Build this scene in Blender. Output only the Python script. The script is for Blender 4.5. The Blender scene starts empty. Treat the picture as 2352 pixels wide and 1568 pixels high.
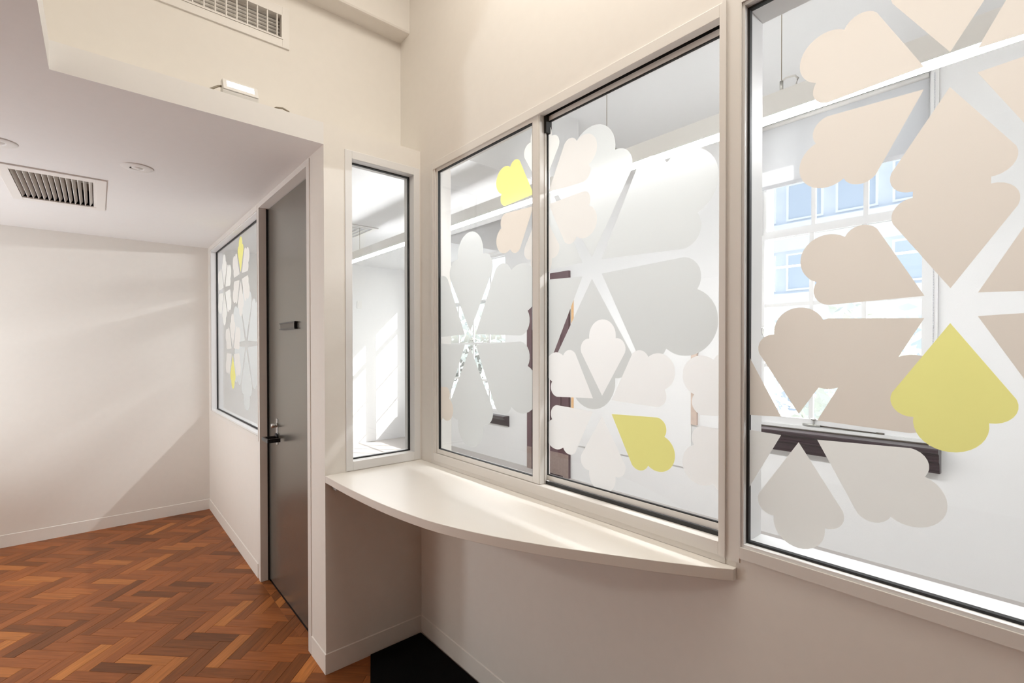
import bpy, bmesh, math, random
from mathutils import Vector, Matrix
from mathutils.geometry import delaunay_2d_cdt

random.seed(7)
sc = bpy.context.scene
C = sc.collection

# ------------------------------------------------------------------ camera
CAM_H = 1.5
YAW, PITCH, ROLL = 0.7124756, -0.0091085, -0.0012921
FPX, CXP, CYP = 1102.026, 1175.787, 808.373
fw = Vector((math.sin(YAW) * math.cos(PITCH), math.cos(YAW) * math.cos(PITCH), math.sin(PITCH)))
rt = Vector((math.cos(YAW), -math.sin(YAW), 0))
up = rt.cross(fw)
rt2 = rt * math.cos(ROLL) + up * math.sin(ROLL)
up2 = -rt * math.sin(ROLL) + up * math.cos(ROLL)
cam_data = bpy.data.cameras.new('camera')
cam = bpy.data.objects.new('camera', cam_data)
C.objects.link(cam)
M = Matrix.Identity(4)
for i in range(3):
    M[i][0] = rt2[i]; M[i][1] = up2[i]; M[i][2] = -fw[i]
M[0][3], M[1][3], M[2][3] = 0, 0, CAM_H
cam.matrix_world = M
cam_data.sensor_width = 36
cam_data.lens = FPX / 2352 * 36
cam_data.shift_x = -(CXP - 1176) / 2352
cam_data.shift_y = (CYP - 784) / 2352
cam_data.clip_start = 0.02
sc.camera = cam

# ------------------------------------------------------------------ view, world, sun, big lights
sc.view_settings.view_transform = 'Standard'
sc.view_settings.look = 'None'
sc.view_settings.gamma = 1
sc.view_settings.use_curve_mapping = False
sc.view_settings.exposure = 0.12
sc.cycles.use_denoising = True
sc.cycles.max_bounces = 14
sc.cycles.diffuse_bounces = 7
sc.cycles.glossy_bounces = 4
sc.cycles.transmission_bounces = 8
sc.cycles.transparent_max_bounces = 24
sc.cycles.sample_clamp_indirect = 4.0
sc.cycles.blur_glossy = 0.5

world = bpy.data.worlds.new('world')
sc.world = world
world.use_nodes = True
wn = world.node_tree.nodes
wl = world.node_tree.links
sky = wn.new('ShaderNodeTexSky')
sky.sky_type = 'NISHITA'
sky.sun_disc = False
sky.sun_elevation = math.radians(35)
sky.sun_rotation = math.radians(135)
sky.air_density = 1.0
sky.dust_density = 2.0
bg = wn['Background']
hs = wn.new('ShaderNodeHueSaturation')
hs.inputs['Saturation'].default_value = 0.45
wl.new(sky.outputs[0], hs.inputs['Color'])
wl.new(hs.outputs[0], bg.inputs[0])
bg.inputs[1].default_value = 0.40

def light(name, kind, loc, direction, energy, color, size=None, size_y=None):
    ld = bpy.data.lights.new(name, kind)
    ld.energy = energy
    ld.color = color
    if kind == 'AREA':
        ld.shape = 'RECTANGLE'
        ld.size = size
        ld.size_y = size_y
    o = bpy.data.objects.new(name, ld)
    C.objects.link(o)
    o.location = loc
    o.rotation_euler = Vector(direction).to_track_quat('-Z', 'Y').to_euler()
    return o

sun = light('sun', 'SUN', (12, -8, 9), (-1, 1, -1), 9.0, (1.0, 0.97, 0.93))
sun.data.angle = math.radians(0.6)
WARM = (1.0, 0.90, 0.775)
NEUT = (0.96, 0.975, 1.0)
HALLC = (1.0, 0.94, 0.84)
hall_a = light('hall_ceiling_light', 'AREA', (0.55, 0.2, 3.62), (0, 0, -1), 9, HALLC, 0.4, 2.4)
hall_b = light('hall_wall_light', 'AREA', (0.9, 0.6, 3.62), (0, 0, -1), 20, HALLC, 0.25, 2.0)
corridor_top = light('corridor_top_fill', 'AREA', (-2.4, 3.4, 2.41), (0, 0, -1), 38, (1.0, 0.99, 0.93), 0.5, 0.8)  # added fill out of view, lifts the corridor walls and floor
corridor_up = light('corridor_up_fill', 'AREA', (-1.6, 4.1, 0.62), (0.6, -0.25, 1), 32, (0.88, 0.95, 1.0), 0.34, 0.34)  # added unseen fill aimed up to brighten the low corridor ceiling

# ------------------------------------------------------------------ materials
def mat(name, color, rough=0.6, metal=0.0, spec=0.5, noise=0.0, nscale=60.0, bump=0.0, coat=0.0):
    m = bpy.data.materials.new(name)
    m.use_nodes = True
    n = m.node_tree.nodes; l = m.node_tree.links
    b = n['Principled BSDF']
    b.inputs['Base Color'].default_value = (*color, 1)
    b.inputs['Roughness'].default_value = rough
    b.inputs['Metallic'].default_value = metal
    b.inputs['Specular IOR Level'].default_value = spec
    b.inputs['Coat Weight'].default_value = coat
    tc = n.new('ShaderNodeTexCoord')
    nz = n.new('ShaderNodeTexNoise')
    nz.inputs['Scale'].default_value = nscale
    nz.inputs['Detail'].default_value = 4
    l.new(tc.outputs['Object'], nz.inputs['Vector'])
    if noise:
        mx = n.new('ShaderNodeMix'); mx.data_type = 'RGBA'
        mx.inputs['A'].default_value = (*[c * (1 - noise) for c in color], 1)
        mx.inputs['B'].default_value = (*[min(1, c * (1 + noise)) for c in color], 1)
        l.new(nz.outputs['Fac'], mx.inputs['Factor'])
        l.new(mx.outputs['Result'], b.inputs['Base Color'])
    if bump:
        bp = n.new('ShaderNodeBump')
        bp.inputs['Strength'].default_value = bump
        bp.inputs['Distance'].default_value = 0.002
        l.new(nz.outputs['Fac'], bp.inputs['Height'])
        l.new(bp.outputs['Normal'], b.inputs['Normal'])
    return m

def emit(name, color, strength):
    m = bpy.data.materials.new(name)
    m.use_nodes = True
    n = m.node_tree.nodes; l = m.node_tree.links
    n.clear()
    e = n.new('ShaderNodeEmission')
    e.inputs[0].default_value = (*color, 1)
    e.inputs[1].default_value = strength
    o = n.new('ShaderNodeOutputMaterial')
    l.new(e.outputs[0], o.inputs[0])
    return m

def glass_mat(name, tint=(0.97, 0.98, 0.98), ior=1.45):
    m = bpy.data.materials.new(name)
    m.use_nodes = True
    n = m.node_tree.nodes; l = m.node_tree.links
    n.clear()
    t = n.new('ShaderNodeBsdfTransparent'); t.inputs[0].default_value = (*tint, 1)
    g = n.new('ShaderNodeBsdfGlossy'); g.inputs['Roughness'].default_value = 0.0
    f = n.new('ShaderNodeFresnel'); f.inputs[0].default_value = ior
    mx = n.new('ShaderNodeMixShader')
    o = n.new('ShaderNodeOutputMaterial')
    ge = n.new('ShaderNodeNewGeometry')
    inv = n.new('ShaderNodeMath'); inv.operation = 'SUBTRACT'; inv.inputs[0].default_value = 1.0
    ml = n.new('ShaderNodeMath'); ml.operation = 'MULTIPLY'
    l.new(ge.outputs['Backfacing'], inv.inputs[1])
    l.new(f.outputs[0], ml.inputs[0]); l.new(inv.outputs[0], ml.inputs[1])
    l.new(ml.outputs[0], mx.inputs[0]); l.new(t.outputs[0], mx.inputs[1]); l.new(g.outputs[0], mx.inputs[2])
    l.new(mx.outputs[0], o.inputs[0])
    return m

def film_mat(name, color, trans=0.5, glow=0.0, rough=0.4):
    m = bpy.data.materials.new(name)
    m.use_nodes = True
    n = m.node_tree.nodes; l = m.node_tree.links
    n.clear()
    d = n.new('ShaderNodeBsdfDiffuse'); d.inputs[0].default_value = (*color, 1)
    t = n.new('ShaderNodeBsdfTranslucent'); t.inputs[0].default_value = (*color, 1)
    mx = n.new('ShaderNodeMixShader'); mx.inputs[0].default_value = trans
    o = n.new('ShaderNodeOutputMaterial')
    l.new(d.outputs[0], mx.inputs[1]); l.new(t.outputs[0], mx.inputs[2])
    last = mx
    if glow:
        r = n.new('ShaderNodeBsdfRefraction')
        r.inputs['Color'].default_value = (*color, 1)
        r.inputs['Roughness'].default_value = rough
        r.inputs['IOR'].default_value = 1.12
        m2 = n.new('ShaderNodeMixShader'); m2.inputs[0].default_value = glow
        l.new(mx.outputs[0], m2.inputs[1]); l.new(r.outputs[0], m2.inputs[2])
        last = m2
    l.new(last.outputs[0], o.inputs[0])
    return m

def wood_mat(name, per_island=False):
    m = bpy.data.materials.new(name)
    m.use_nodes = True
    n = m.node_tree.nodes; l = m.node_tree.links
    b = n['Principled BSDF']
    b.inputs['Roughness'].default_value = 0.42
    b.inputs['Specular IOR Level'].default_value = 0.25
    if per_island:
        src = n.new('ShaderNodeNewGeometry').outputs['Random Per Island']
    else:
        src = n.new('ShaderNodeObjectInfo').outputs['Random']
    cr = n.new('ShaderNodeValToRGB')
    e = cr.color_ramp.elements
    e[0].position = 0.0; e[0].color = (0.15, 0.049, 0.014, 1)
    e[1].position = 1.0; e[1].color = (0.50, 0.185, 0.045, 1)
    for p, c in ((0.12, (0.20, 0.066, 0.018, 1)), (0.5, (0.28, 0.088, 0.023, 1)), (0.85, (0.335, 0.106, 0.028, 1)), (0.94, (0.43, 0.152, 0.037, 1))):
        x = e.new(p); x.color = c
    l.new(src, cr.inputs[0])
    tc = n.new('ShaderNodeTexCoord')
    mp = n.new('ShaderNodeMapping'); mp.inputs['Scale'].default_value = (6, 90, 20)
    nz = n.new('ShaderNodeTexNoise'); nz.inputs['Scale'].default_value = 1.0; nz.inputs['Detail'].default_value = 6
    nz.noise_dimensions = '4D'
    ml = n.new('ShaderNodeMath'); ml.operation = 'MULTIPLY'; ml.inputs[1].default_value = 50
    l.new(src, ml.inputs[0]); l.new(ml.outputs[0], nz.inputs['W'])
    l.new(tc.outputs['Object'], mp.inputs['Vector']); l.new(mp.outputs[0], nz.inputs['Vector'])
    r2 = n.new('ShaderNodeMapRange')
    r2.inputs['From Min'].default_value = 0.25; r2.inputs['From Max'].default_value = 0.75
    r2.inputs['To Min'].default_value = 0.72; r2.inputs['To Max'].default_value = 1.25
    l.new(nz.outputs['Fac'], r2.inputs['Value'])
    mx = n.new('ShaderNodeMix'); mx.data_type = 'RGBA'; mx.blend_type = 'MULTIPLY'
    mx.inputs['Factor'].default_value = 1.0
    l.new(cr.outputs[0], mx.inputs['A']); l.new(r2.outputs[0], mx.inputs['B'])
    l.new(mx.outputs['Result'], b.inputs['Base Color'])
    bp = n.new('ShaderNodeBump'); bp.inputs['Strength'].default_value = 0.12; bp.inputs['Distance'].default_value = 0.001
    l.new(nz.outputs['Fac'], bp.inputs['Height']); l.new(bp.outputs[0], b.inputs['Normal'])
    return m

MT = {
    'wall': mat('wall_paint', (0.82, 0.79, 0.745), 0.62, noise=0.02, nscale=25, bump=0.05),
    'office_wall': mat('office_paint', (0.83, 0.83, 0.83), 0.7, noise=0.01, nscale=25, bump=0.04),
    'ceiling': mat('ceiling_paint', (0.82, 0.81, 0.80), 0.7, noise=0.015, nscale=30, bump=0.03),
    'trim': mat('trim_paint', (0.83, 0.80, 0.765), 0.4, noise=0.01, nscale=30),
    'frame': mat('powder_coated_frame', (0.80, 0.775, 0.74), 0.38, spec=0.5),
    'frame_white': mat('white_frame_paint', (0.80, 0.80, 0.80), 0.4),
    'gasket': mat('black_gasket', (0.006, 0.006, 0.007), 0.6),
    'track': mat('dark_track', (0.012, 0.011, 0.010), 0.5),
    'glass': glass_mat('clear_glass'),
    'door': mat('satin_dark_door', (0.26, 0.25, 0.225), 0.27, metal=0.75, noise=0.05, nscale=4),
    'door_edge': mat('dark_green_door_edge', (0.03, 0.04, 0.03), 0.35),
    'black_metal': mat('black_metal', (0.014, 0.014, 0.015), 0.22, metal=0.3),
    'steel': mat('brushed_steel', (0.62, 0.62, 0.6), 0.3, metal=1.0, noise=0.06, nscale=90),
    'sign_metal': mat('sign_holder_metal', (0.13, 0.12, 0.105), 0.4, metal=0.7, noise=0.1, nscale=30),
    'bronze': mat('aged_bronze', (0.10, 0.085, 0.07), 0.4, metal=0.6, noise=0.2, nscale=40),
    'counter': mat('counter_laminate', (0.84, 0.81, 0.765), 0.3, spec=0.5, noise=0.008, nscale=12),
    'counter_edge': mat('counter_edge_band', (0.80, 0.76, 0.71), 0.4),
    'wood': wood_mat('parquet_wood'),
    'wood_field': wood_mat('parquet_wood_field', True),
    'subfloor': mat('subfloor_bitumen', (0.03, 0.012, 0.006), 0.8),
    'mat_black': mat('black_matting', (0.004, 0.004, 0.004), 0.95, spec=0.1, noise=0.3, nscale=300, bump=0.3),
    'carpet': mat('office_carpet', (0.50, 0.47, 0.45), 0.95, noise=0.1, nscale=200, bump=0.3),
    'vent': mat('vent_white', (0.80, 0.775, 0.74), 0.45),
    'vent_dark': mat('vent_duct_dark', (0.34, 0.29, 0.235), 0.8),
    'plastic': mat('white_plastic', (0.82, 0.81, 0.79), 0.4),
    'cable': mat('grey_cable', (0.30, 0.26, 0.20), 0.5),
    'led': emit('led_diffuser', (0.985, 0.985, 1.0), 92.0),
    'flood': emit('flood_led', (1.0, 0.97, 0.9), 14.0),
    'dark_wood': mat('dark_stained_wood', (0.030, 0.017, 0.022), 0.3, noise=0.25, nscale=30),
    'brown_door': mat('dark_brown_joinery', (0.105, 0.055, 0.065), 0.4, noise=0.12, nscale=14),
    'kick': mat('scuffed_kickplate', (0.27, 0.20, 0.18), 0.5, noise=0.25, nscale=40),
    'bounce_dark': mat('dark_unseen_wall', (0.16, 0.085, 0.05), 0.5, noise=0.2, nscale=6),  # invented dark finish for the unseen back wall, cuts bounce light
    'pine': mat('raw_pine', (0.72, 0.45, 0.22), 0.6, noise=0.2, nscale=18),
    'pine_grey': mat('weathered_batten', (0.60, 0.48, 0.41), 0.6, noise=0.2, nscale=18),
    'panel_grey': mat('pale_grey_panel', (0.66, 0.67, 0.70), 0.5),
    'blind': film_mat('blind_cloth', (0.76, 0.76, 0.77), 0.6),
    'stone': mat('pale_stone', (0.85, 0.84, 0.81), 0.8, noise=0.05, nscale=8),
    'facade': mat('blue_grey_facade', (0.78, 0.82, 0.88), 0.7, noise=0.08, nscale=2),
    'facade_light': mat('facade_pale_band', (0.92, 0.93, 0.95), 0.7, noise=0.05, nscale=3),
    'facade_glass': mat('facade_window_glass', (0.55, 0.62, 0.72), 0.1, spec=0.8),
    'leaf': mat('pale_leaf', (0.80, 0.82, 0.76), 0.7, noise=0.12, nscale=3),
    'bark': mat('bark', (0.16, 0.12, 0.09), 0.9, noise=0.3, nscale=12, bump=0.5),
    'ground': mat('pavement', (0.8, 0.8, 0.8), 0.9, noise=0.1, nscale=4),
    'beige': film_mat('beige_film', (0.74, 0.675, 0.60), 0.42),
    'cream': film_mat('cream_film', (0.74, 0.715, 0.68), 0.45),
    'white': film_mat('white_film', (0.90, 0.895, 0.885), 0.5),
    'grey': film_mat('grey_film', (0.66, 0.675, 0.665), 0.5, glow=0.04, rough=0.9),
    'pale': film_mat('pale_film', (0.80, 0.79, 0.755), 0.5),
    'yellow': film_mat('yellow_film', (0.80, 0.755, 0.285), 0.5, glow=0.05, rough=0.9),
}

# ------------------------------------------------------------------ mesh helpers
def new_obj(name, me, m, parent=None):
    o = bpy.data.objects.new(name, me)
    C.objects.link(o)
    if m is not None and len(me.materials) == 0:
        me.materials.append(m)
    if parent is not None:
        o.parent = parent
    return o

def from_bm(name, bm, m, parent=None, smooth=False):
    bmesh.ops.recalc_face_normals(bm, faces=bm.faces)
    me = bpy.data.meshes.new(name)
    bm.to_mesh(me); bm.free()
    if smooth:
        for p in me.polygons: p.use_smooth = True
    return new_obj(name, me, m, parent)

def tag(o, label=None, cat=None, group=None, kind=None):
    if label: o['label'] = label
    if cat: o['category'] = cat
    if group: o['group'] = group
    if kind: o['kind'] = kind
    return o

def empty(name, loc=(0, 0, 0)):
    o = bpy.data.objects.new(name, None)
    o.empty_display_size = 0.1
    C.objects.link(o)
    o.location = loc
    return o

def root(name, loc, label=None, cat=None, group=None, kind=None):
    return tag(empty(name, loc), label, cat, group, kind)

def add_box(bm, x0, x1, y0, y1, z0, z1, off=(0, 0, 0)):
    if x0 > x1: x0, x1 = x1, x0
    if y0 > y1: y0, y1 = y1, y0
    if z0 > z1: z0, z1 = z1, z0
    v = [bm.verts.new((x - off[0], y - off[1], z - off[2])) for x in (x0, x1) for y in (y0, y1) for z in (z0, z1)]
    for f in ((0, 1, 3, 2), (4, 6, 7, 5), (0, 4, 5, 1), (2, 3, 7, 6), (0, 2, 6, 4), (1, 5, 7, 3)):
        bm.faces.new([v[i] for i in f])
    return v

def boxes(name, lst, m, parent=None, off=None, bevel=0.0):
    """several boxes (world coordinates) joined in one part"""
    if off is None:
        off = parent_origin(parent)
    bm = bmesh.new()
    for b in lst: add_box(bm, *b, off=off)
    o = from_bm(name, bm, m, parent)
    if bevel:
        md = o.modifiers.new('edge', 'BEVEL'); md.width = bevel; md.segments = 2; md.limit_method = 'ANGLE'
    return o

def parent_origin(p):
    x, y, z = 0, 0, 0
    while p is not None:
        x += p.location.x; y += p.location.y; z += p.location.z
        p = p.parent
    return (x, y, z)

def ring(name, axis, a0, a1, u0, u1, v0, v1, w, m, parent=None, wl=None, wr=None, wt=None, wb=None, bevel=0.0):
    """rectangular frame: depth a0..a1 along axis; u,v outer extents; bar widths"""
    wl = w if wl is None else wl; wr = w if wr is None else wr
    wt = w if wt is None else wt; wb = w if wb is None else wb
    off = parent_origin(parent)
    bm = bmesh.new()
    def bx(ua, ub, va, vb):
        if ub - ua <= 1e-6 or vb - va <= 1e-6: return
        if axis == 'x': add_box(bm, a0, a1, ua, ub, va, vb, off)
        elif axis == 'y': add_box(bm, ua, ub, a0, a1, va, vb, off)
        else: add_box(bm, ua, ub, va, vb, a0, a1, off)
    bx(u0, u0 + wl, v0, v1); bx(u1 - wr, u1, v0, v1)
    bx(u0 + wl, u1 - wr, v0, v0 + wb); bx(u0 + wl, u1 - wr, v1 - wt, v1)
    o = from_bm(name, bm, m, parent)
    if bevel:
        md = o.modifiers.new('edge', 'BEVEL'); md.width = bevel; md.segments = 2; md.limit_method = 'ANGLE'
    return o

def slab(name, axis, a0, a1, u0, u1, v0, v1, holes, m, parent=None):
    """wall / ceiling slab with rectangular holes, clean shell"""
    us = sorted({u0, u1} | {h[i] for h in holes for i in (0, 1) if u0 < h[i] < u1})
    vs = sorted({v0, v1} | {h[i] for h in holes for i in (2, 3) if v0 < h[i] < v1})
    nu, nv = len(us) - 1, len(vs) - 1
    def solid(i, j):
        if i < 0 or j < 0 or i >= nu or j >= nv: return False
        cu, cv = (us[i] + us[i + 1]) / 2, (vs[j] + vs[j + 1]) / 2
        return not any(h[0] < cu < h[1] and h[2] < cv < h[3] for h in holes)
    bm = bmesh.new(); cache = {}
    def V(k, i, j):
        if (k, i, j) not in cache:
            a = (a0, a1)[k]; u, v = us[i], vs[j]
            p = (a, u, v) if axis == 'x' else (u, a, v) if axis == 'y' else (u, v, a)
            cache[(k, i, j)] = bm.verts.new(p)
        return cache[(k, i, j)]
    for i in range(nu):
        for j in range(nv):
            if not solid(i, j): continue
            for k in (0, 1):
                bm.faces.new([V(k, i, j), V(k, i + 1, j), V(k, i + 1, j + 1), V(k, i, j + 1)])
            if not solid(i - 1, j): bm.faces.new([V(0, i, j), V(1, i, j), V(1, i, j + 1), V(0, i, j + 1)])
            if not solid(i + 1, j): bm.faces.new([V(0, i + 1, j), V(1, i + 1, j), V(1, i + 1, j + 1), V(0, i + 1, j + 1)])
            if not solid(i, j - 1): bm.faces.new([V(0, i, j), V(1, i, j), V(1, i + 1, j), V(0, i + 1, j)])
            if not solid(i, j + 1): bm.faces.new([V(0, i, j + 1), V(1, i, j + 1), V(1, i + 1, j + 1), V(0, i + 1, j + 1)])
    o = from_bm(name, bm, m, parent)
    if parent is None: o['kind'] = 'structure'
    return o

def tube(name, pts, r, m, parent=None, seg=10, closed=False):
    off = Vector(parent_origin(parent))
    pts = [Vector(p) - off for p in pts]
    bm = bmesh.new(); rings = []
    n = len(pts)
    for i, p in enumerate(pts):
        if closed: t = pts[(i + 1) % n] - pts[i - 1]
        else: t = pts[min(i + 1, n - 1)] - pts[max(i - 1, 0)]
        t.normalize()
        a = t.cross(Vector((0, 0, 1)))
        if a.length < 1e-3: a = t.cross(Vector((1, 0, 0)))
        a.normalize(); b = t.cross(a)
        rings.append([bm.verts.new(p + a * r * math.cos(2 * math.pi * k / seg) + b * r * math.sin(2 * math.pi * k / seg)) for k in range(seg)])
    for i in range(n if closed else n - 1):
        A, B = rings[i], rings[(i + 1) % n]
        for k in range(seg): bm.faces.new([A[k], A[(k + 1) % seg], B[(k + 1) % seg], B[k]])
    if not closed:
        bm.faces.new(rings[0]); bm.faces.new(rings[-1][::-1])
    return from_bm(name, bm, m, parent, True)

def lathe(name, prof, m, parent=None, loc=(0, 0, 0), seg=32, axis='z'):
    off = Vector(parent_origin(parent)); loc = Vector(loc) - off
    bm = bmesh.new(); rings = []
    for r, z in prof:
        if r < 1e-6: rings.append([bm.verts.new(loc + Vector((0, 0, z)))])
        else: rings.append([bm.verts.new(loc + Vector((r * math.cos(2 * math.pi * k / seg), r * math.sin(2 * math.pi * k / seg), z))) for k in range(seg)])
    for A, B in zip(rings, rings[1:]):
        for k in range(seg):
            if len(A) == 1 and len(B) == 1: continue
            if len(A) == 1: bm.faces.new([A[0], B[k], B[(k + 1) % seg]])
            elif len(B) == 1: bm.faces.new([A[k], A[(k + 1) % seg], B[0]])
            else: bm.faces.new([A[k], A[(k + 1) % seg], B[(k + 1) % seg], B[k]])
    o = from_bm(name, bm, m, parent, True)
    md = o.modifiers.new('split', 'EDGE_SPLIT'); md.split_angle = math.radians(40)
    return o

def prism(name, poly, z0, z1, m, parent=None, axis='z'):
    """extruded polygon; axis z: poly in xy; axis y: poly in xz; axis x: poly in yz"""
    off = Vector(parent_origin(parent))
    bm = bmesh.new()
    def P(p, z):
        q = (p[0], p[1], z) if axis == 'z' else (p[0], z, p[1]) if axis == 'y' else (z, p[0], p[1])
        return bm.verts.new(Vector(q) - off)
    A = [P(p, z0) for p in poly]; B = [P(p, z1) for p in poly]
    bm.faces.new(A[::-1]); bm.faces.new(B)
    n = len(poly)
    for i in range(n): bm.faces.new([A[i], A[(i + 1) % n], B[(i + 1) % n], B[i]])
    return from_bm(name, bm, m, parent)

# ------------------------------------------------------------------ key dimensions
XW, XD, YR, YF = 1.284, 0.785, 2.218, 5.23
ZC, ZL = 2.427, 2.525          # low ceiling underside / ledge top
YU = 2.43                      # upper wall
XE = -0.115                    # edge of the low ceiling over the lobby
WT = 0.11                      # partition thickness
XO = 4.10                      # outer wall of the office
YO = 7.30                      # far wall of the office

# ------------------------------------------------------------------ structure: walls and ceilings
slab('wall_right', 'x', XW, XW + WT, -3.0, YR, 0, 3.43,
     [(0.602, 2.108, 0.933, 2.427), (-1.40, 0.563, 0.973, 2.40)], MT['wall'])
slab('wall_right_upper', 'x', XW, XW + WT, YR, YU, ZL, 3.43, [], MT['wall'])
slab('wall_right_top', 'x', XW, XW + WT, -3.0, YU, 3.43, 3.80, [], MT['wall'])
slab('wall_return', 'y', YR, YR + 0.10, XD, XW + WT, 0, ZL,
     [(0.882, 1.278, 0.918, 2.432)], MT['wall'])
slab('wall_corridor_upper', 'x', XD, XD + 0.10, YU + 0.10, YO, ZL, 2.80, [], MT['wall'])
slab('wall_corridor', 'x', XD, XD + 0.10, YR + 0.10, YO, 0, ZL,
     [(2.408, 3.405, -1, 2.42), (3.41, 5.10, 0.932, 2.385)], MT['wall'])
slab('wall_far', 'y', YF, YF + 0.10, -3.6, XD, 0, ZC, [], MT['wall'])
slab('wall_left', 'x', -3.6, -3.5, -3.0, YF, 0, ZC, [], MT['wall'])
slab('wall_back', 'y', -3.1, -3.0, -3.6, XW + WT, 0, 3.80, [], MT['bounce_dark'])
slab('wall_office_back', 'y', -3.1, -3.0, XW + WT, XO + 0.4, 0, 3.80, [], MT['office_wall'])
# low ceiling: corridor part and lobby part, with holes for the grille
slab('ceiling', 'z', ZC, ZL, -3.6, XD, YR, YF + 0.10, [(-0.355, -0.0, 3.545, 4.165)], MT['ceiling'])
slab('ceiling_lobby', 'z', ZC, ZL, -3.6, XE, -3.0, YR, [], MT['ceiling'])
slab('trim_ledge', 'z', ZL - 0.012, ZL, XD, XW, YR + 0.10, YU, [], MT['ceiling'])
slab('wall_upper', 'y', YU, YU + 0.10, -0.43, XW + WT, ZL, 3.80, [(-0.30, 0.668, 2.954, 3.064)], MT['wall'])
slab('wall_upper_left', 'x', -0.43, -0.33, -3.0, YU, ZL, 3.80, [], MT['wall'])
slab('ceiling_high', 'z', 3.72, 3.80, -0.33, XW, -3.0, YU, [], MT['ceiling'])
# plaster beam along the top of the upper wall
bm = bmesh.new()
prof = [(YU, 3.19), (YU, 3.72), (2.33, 3.72), (2.33, 3.20), (2.334, 3.194), (2.342, 3.19)]
bm.free()
o = prism('trim_beam', [(2.43, 3.185), (2.43, 3.72), (2.325, 3.72), (2.325, 3.20), (2.329, 3.192), (2.338, 3.188)], -0.33, XW, MT['wall'], axis='x')
o['kind'] = 'structure'

# office shell
slab('wall_outer', 'x', XO, XO + 0.40, -3.0, 4.5, 0, 3.43, [(0.575, 1.69, 0.86, 3.30)], MT['office_wall'])
slab('wall_outer_rear', 'x', XO, XO + 0.12, 4.5, YO, 0, 3.43,
     [(4.88, 6.43, 0.60, 2.76), (6.49, 6.98, 0.60, 2.76)], MT['office_wall'])
slab('wall_office_end', 'y', YO, YO + 0.10, XD, XO + 0.4, 0, 2.80, [], MT['office_wall'])
slab('ceiling_office', 'z', 3.43, 3.53, XW + WT, XO + 0.4, -3.0, 5.0, [], MT['office_wall'])
bm = bmesh.new()
add_box(bm, XD, 3.10, 2.72, 5.0, 2.80, 3.43)
add_box(bm, XD, XO + 0.4, 5.0, YO + 0.1, 2.80, 3.43)
o = from_bm('ceiling_bulkhead', bm, MT['office_wall']); o['kind'] = 'structure'
bm = bmesh.new()
add_box(bm, XW + WT + 0.001, XW + WT + 0.012, -3.0, YR + 0.1, 0, 0.93)
bm.free()
slab('ceiling_nook', 'z', 2.80, 2.90, XD, XW + WT, YU + 0.1, 2.72, [], MT['office_wall'])

# ------------------------------------------------------------------ floors
fl = boxes('floor', [(-3.6, XD, -3.0, YF, -0.06, -0.012), (XD, XW, -3.0, YR, -0.06, -0.012),
                     (XD, XD + 0.10, 2.45, 3.37, -0.06, -0.012)], MT['subfloor'])
fl['kind'] = 'structure'
o = boxes('floor_office', [(XW + WT, XO, -3.0, YO, -0.06, 0.0), (XD + 0.10, XW + WT, YR + 0.10, YO, -0.06, 0.0)], MT['carpet'])
o['kind'] = 'structure'

def clip(poly, nx, ny, d):
    out = []
    for i in range(len(poly)):
        a, b = poly[i], poly[(i + 1) % len(poly)]
        da = nx * a[0] + ny * a[1] - d; db = nx * b[0] + ny * b[1] - d
        if da <= 0: out.append(a)
        if (da < 0 < db) or (db < 0 < da):
            t = da / (da - db)
            out.append((a[0] + (b[0] - a[0]) * t, a[1] + (b[1] - a[1]) * t))
    return out

def area(poly):
    return abs(sum(poly[i][0] * poly[(i + 1) % len(poly)][1] - poly[(i + 1) % len(poly)][0] * poly[i][1] for i in range(len(poly)))) / 2

BW, BL = 0.065, 0.26
GAP = 0.0006
def block_mesh(poly, name):
    """parquet block: top face slightly inset so the arris catches light"""
    bm = bmesh.new()
    cx = sum(p[0] for p in poly) / len(poly); cy = sum(p[1] for p in poly) / len(poly)
    lo = [bm.verts.new((p[0], p[1], -0.012)) for p in poly]
    md = [bm.verts.new((p[0], p[1], -0.0006)) for p in poly]
    hi = []
    for p in poly:
        dx, dy = cx - p[0], cy - p[1]; L = math.hypot(dx, dy) or 1
        hi.append(bm.verts.new((p[0] + dx / L * 0.0012, p[1] + dy / L * 0.0012, 0.0)))
    n = len(poly)
    bm.faces.new(hi)
    for i in range(n):
        j = (i + 1) % n
        bm.faces.new([lo[i], lo[j], md[j], md[i]]); bm.faces.new([md[i], md[j], hi[j], hi[i]])
    bmesh.ops.recalc_face_normals(bm, faces=bm.faces)
    me = bpy.data.meshes.new(name); bm.to_mesh(me); bm.free()
    me.materials.append(MT['wood'])
    return me

def in_view(x, y):
    d = Vector((x, y, -CAM_H)); z = d.dot(fw)
    if z < 0.3: return None
    return (CXP + FPX * d.dot(rt2) / z, CYP - FPX * d.dot(up2) / z, z)

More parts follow.
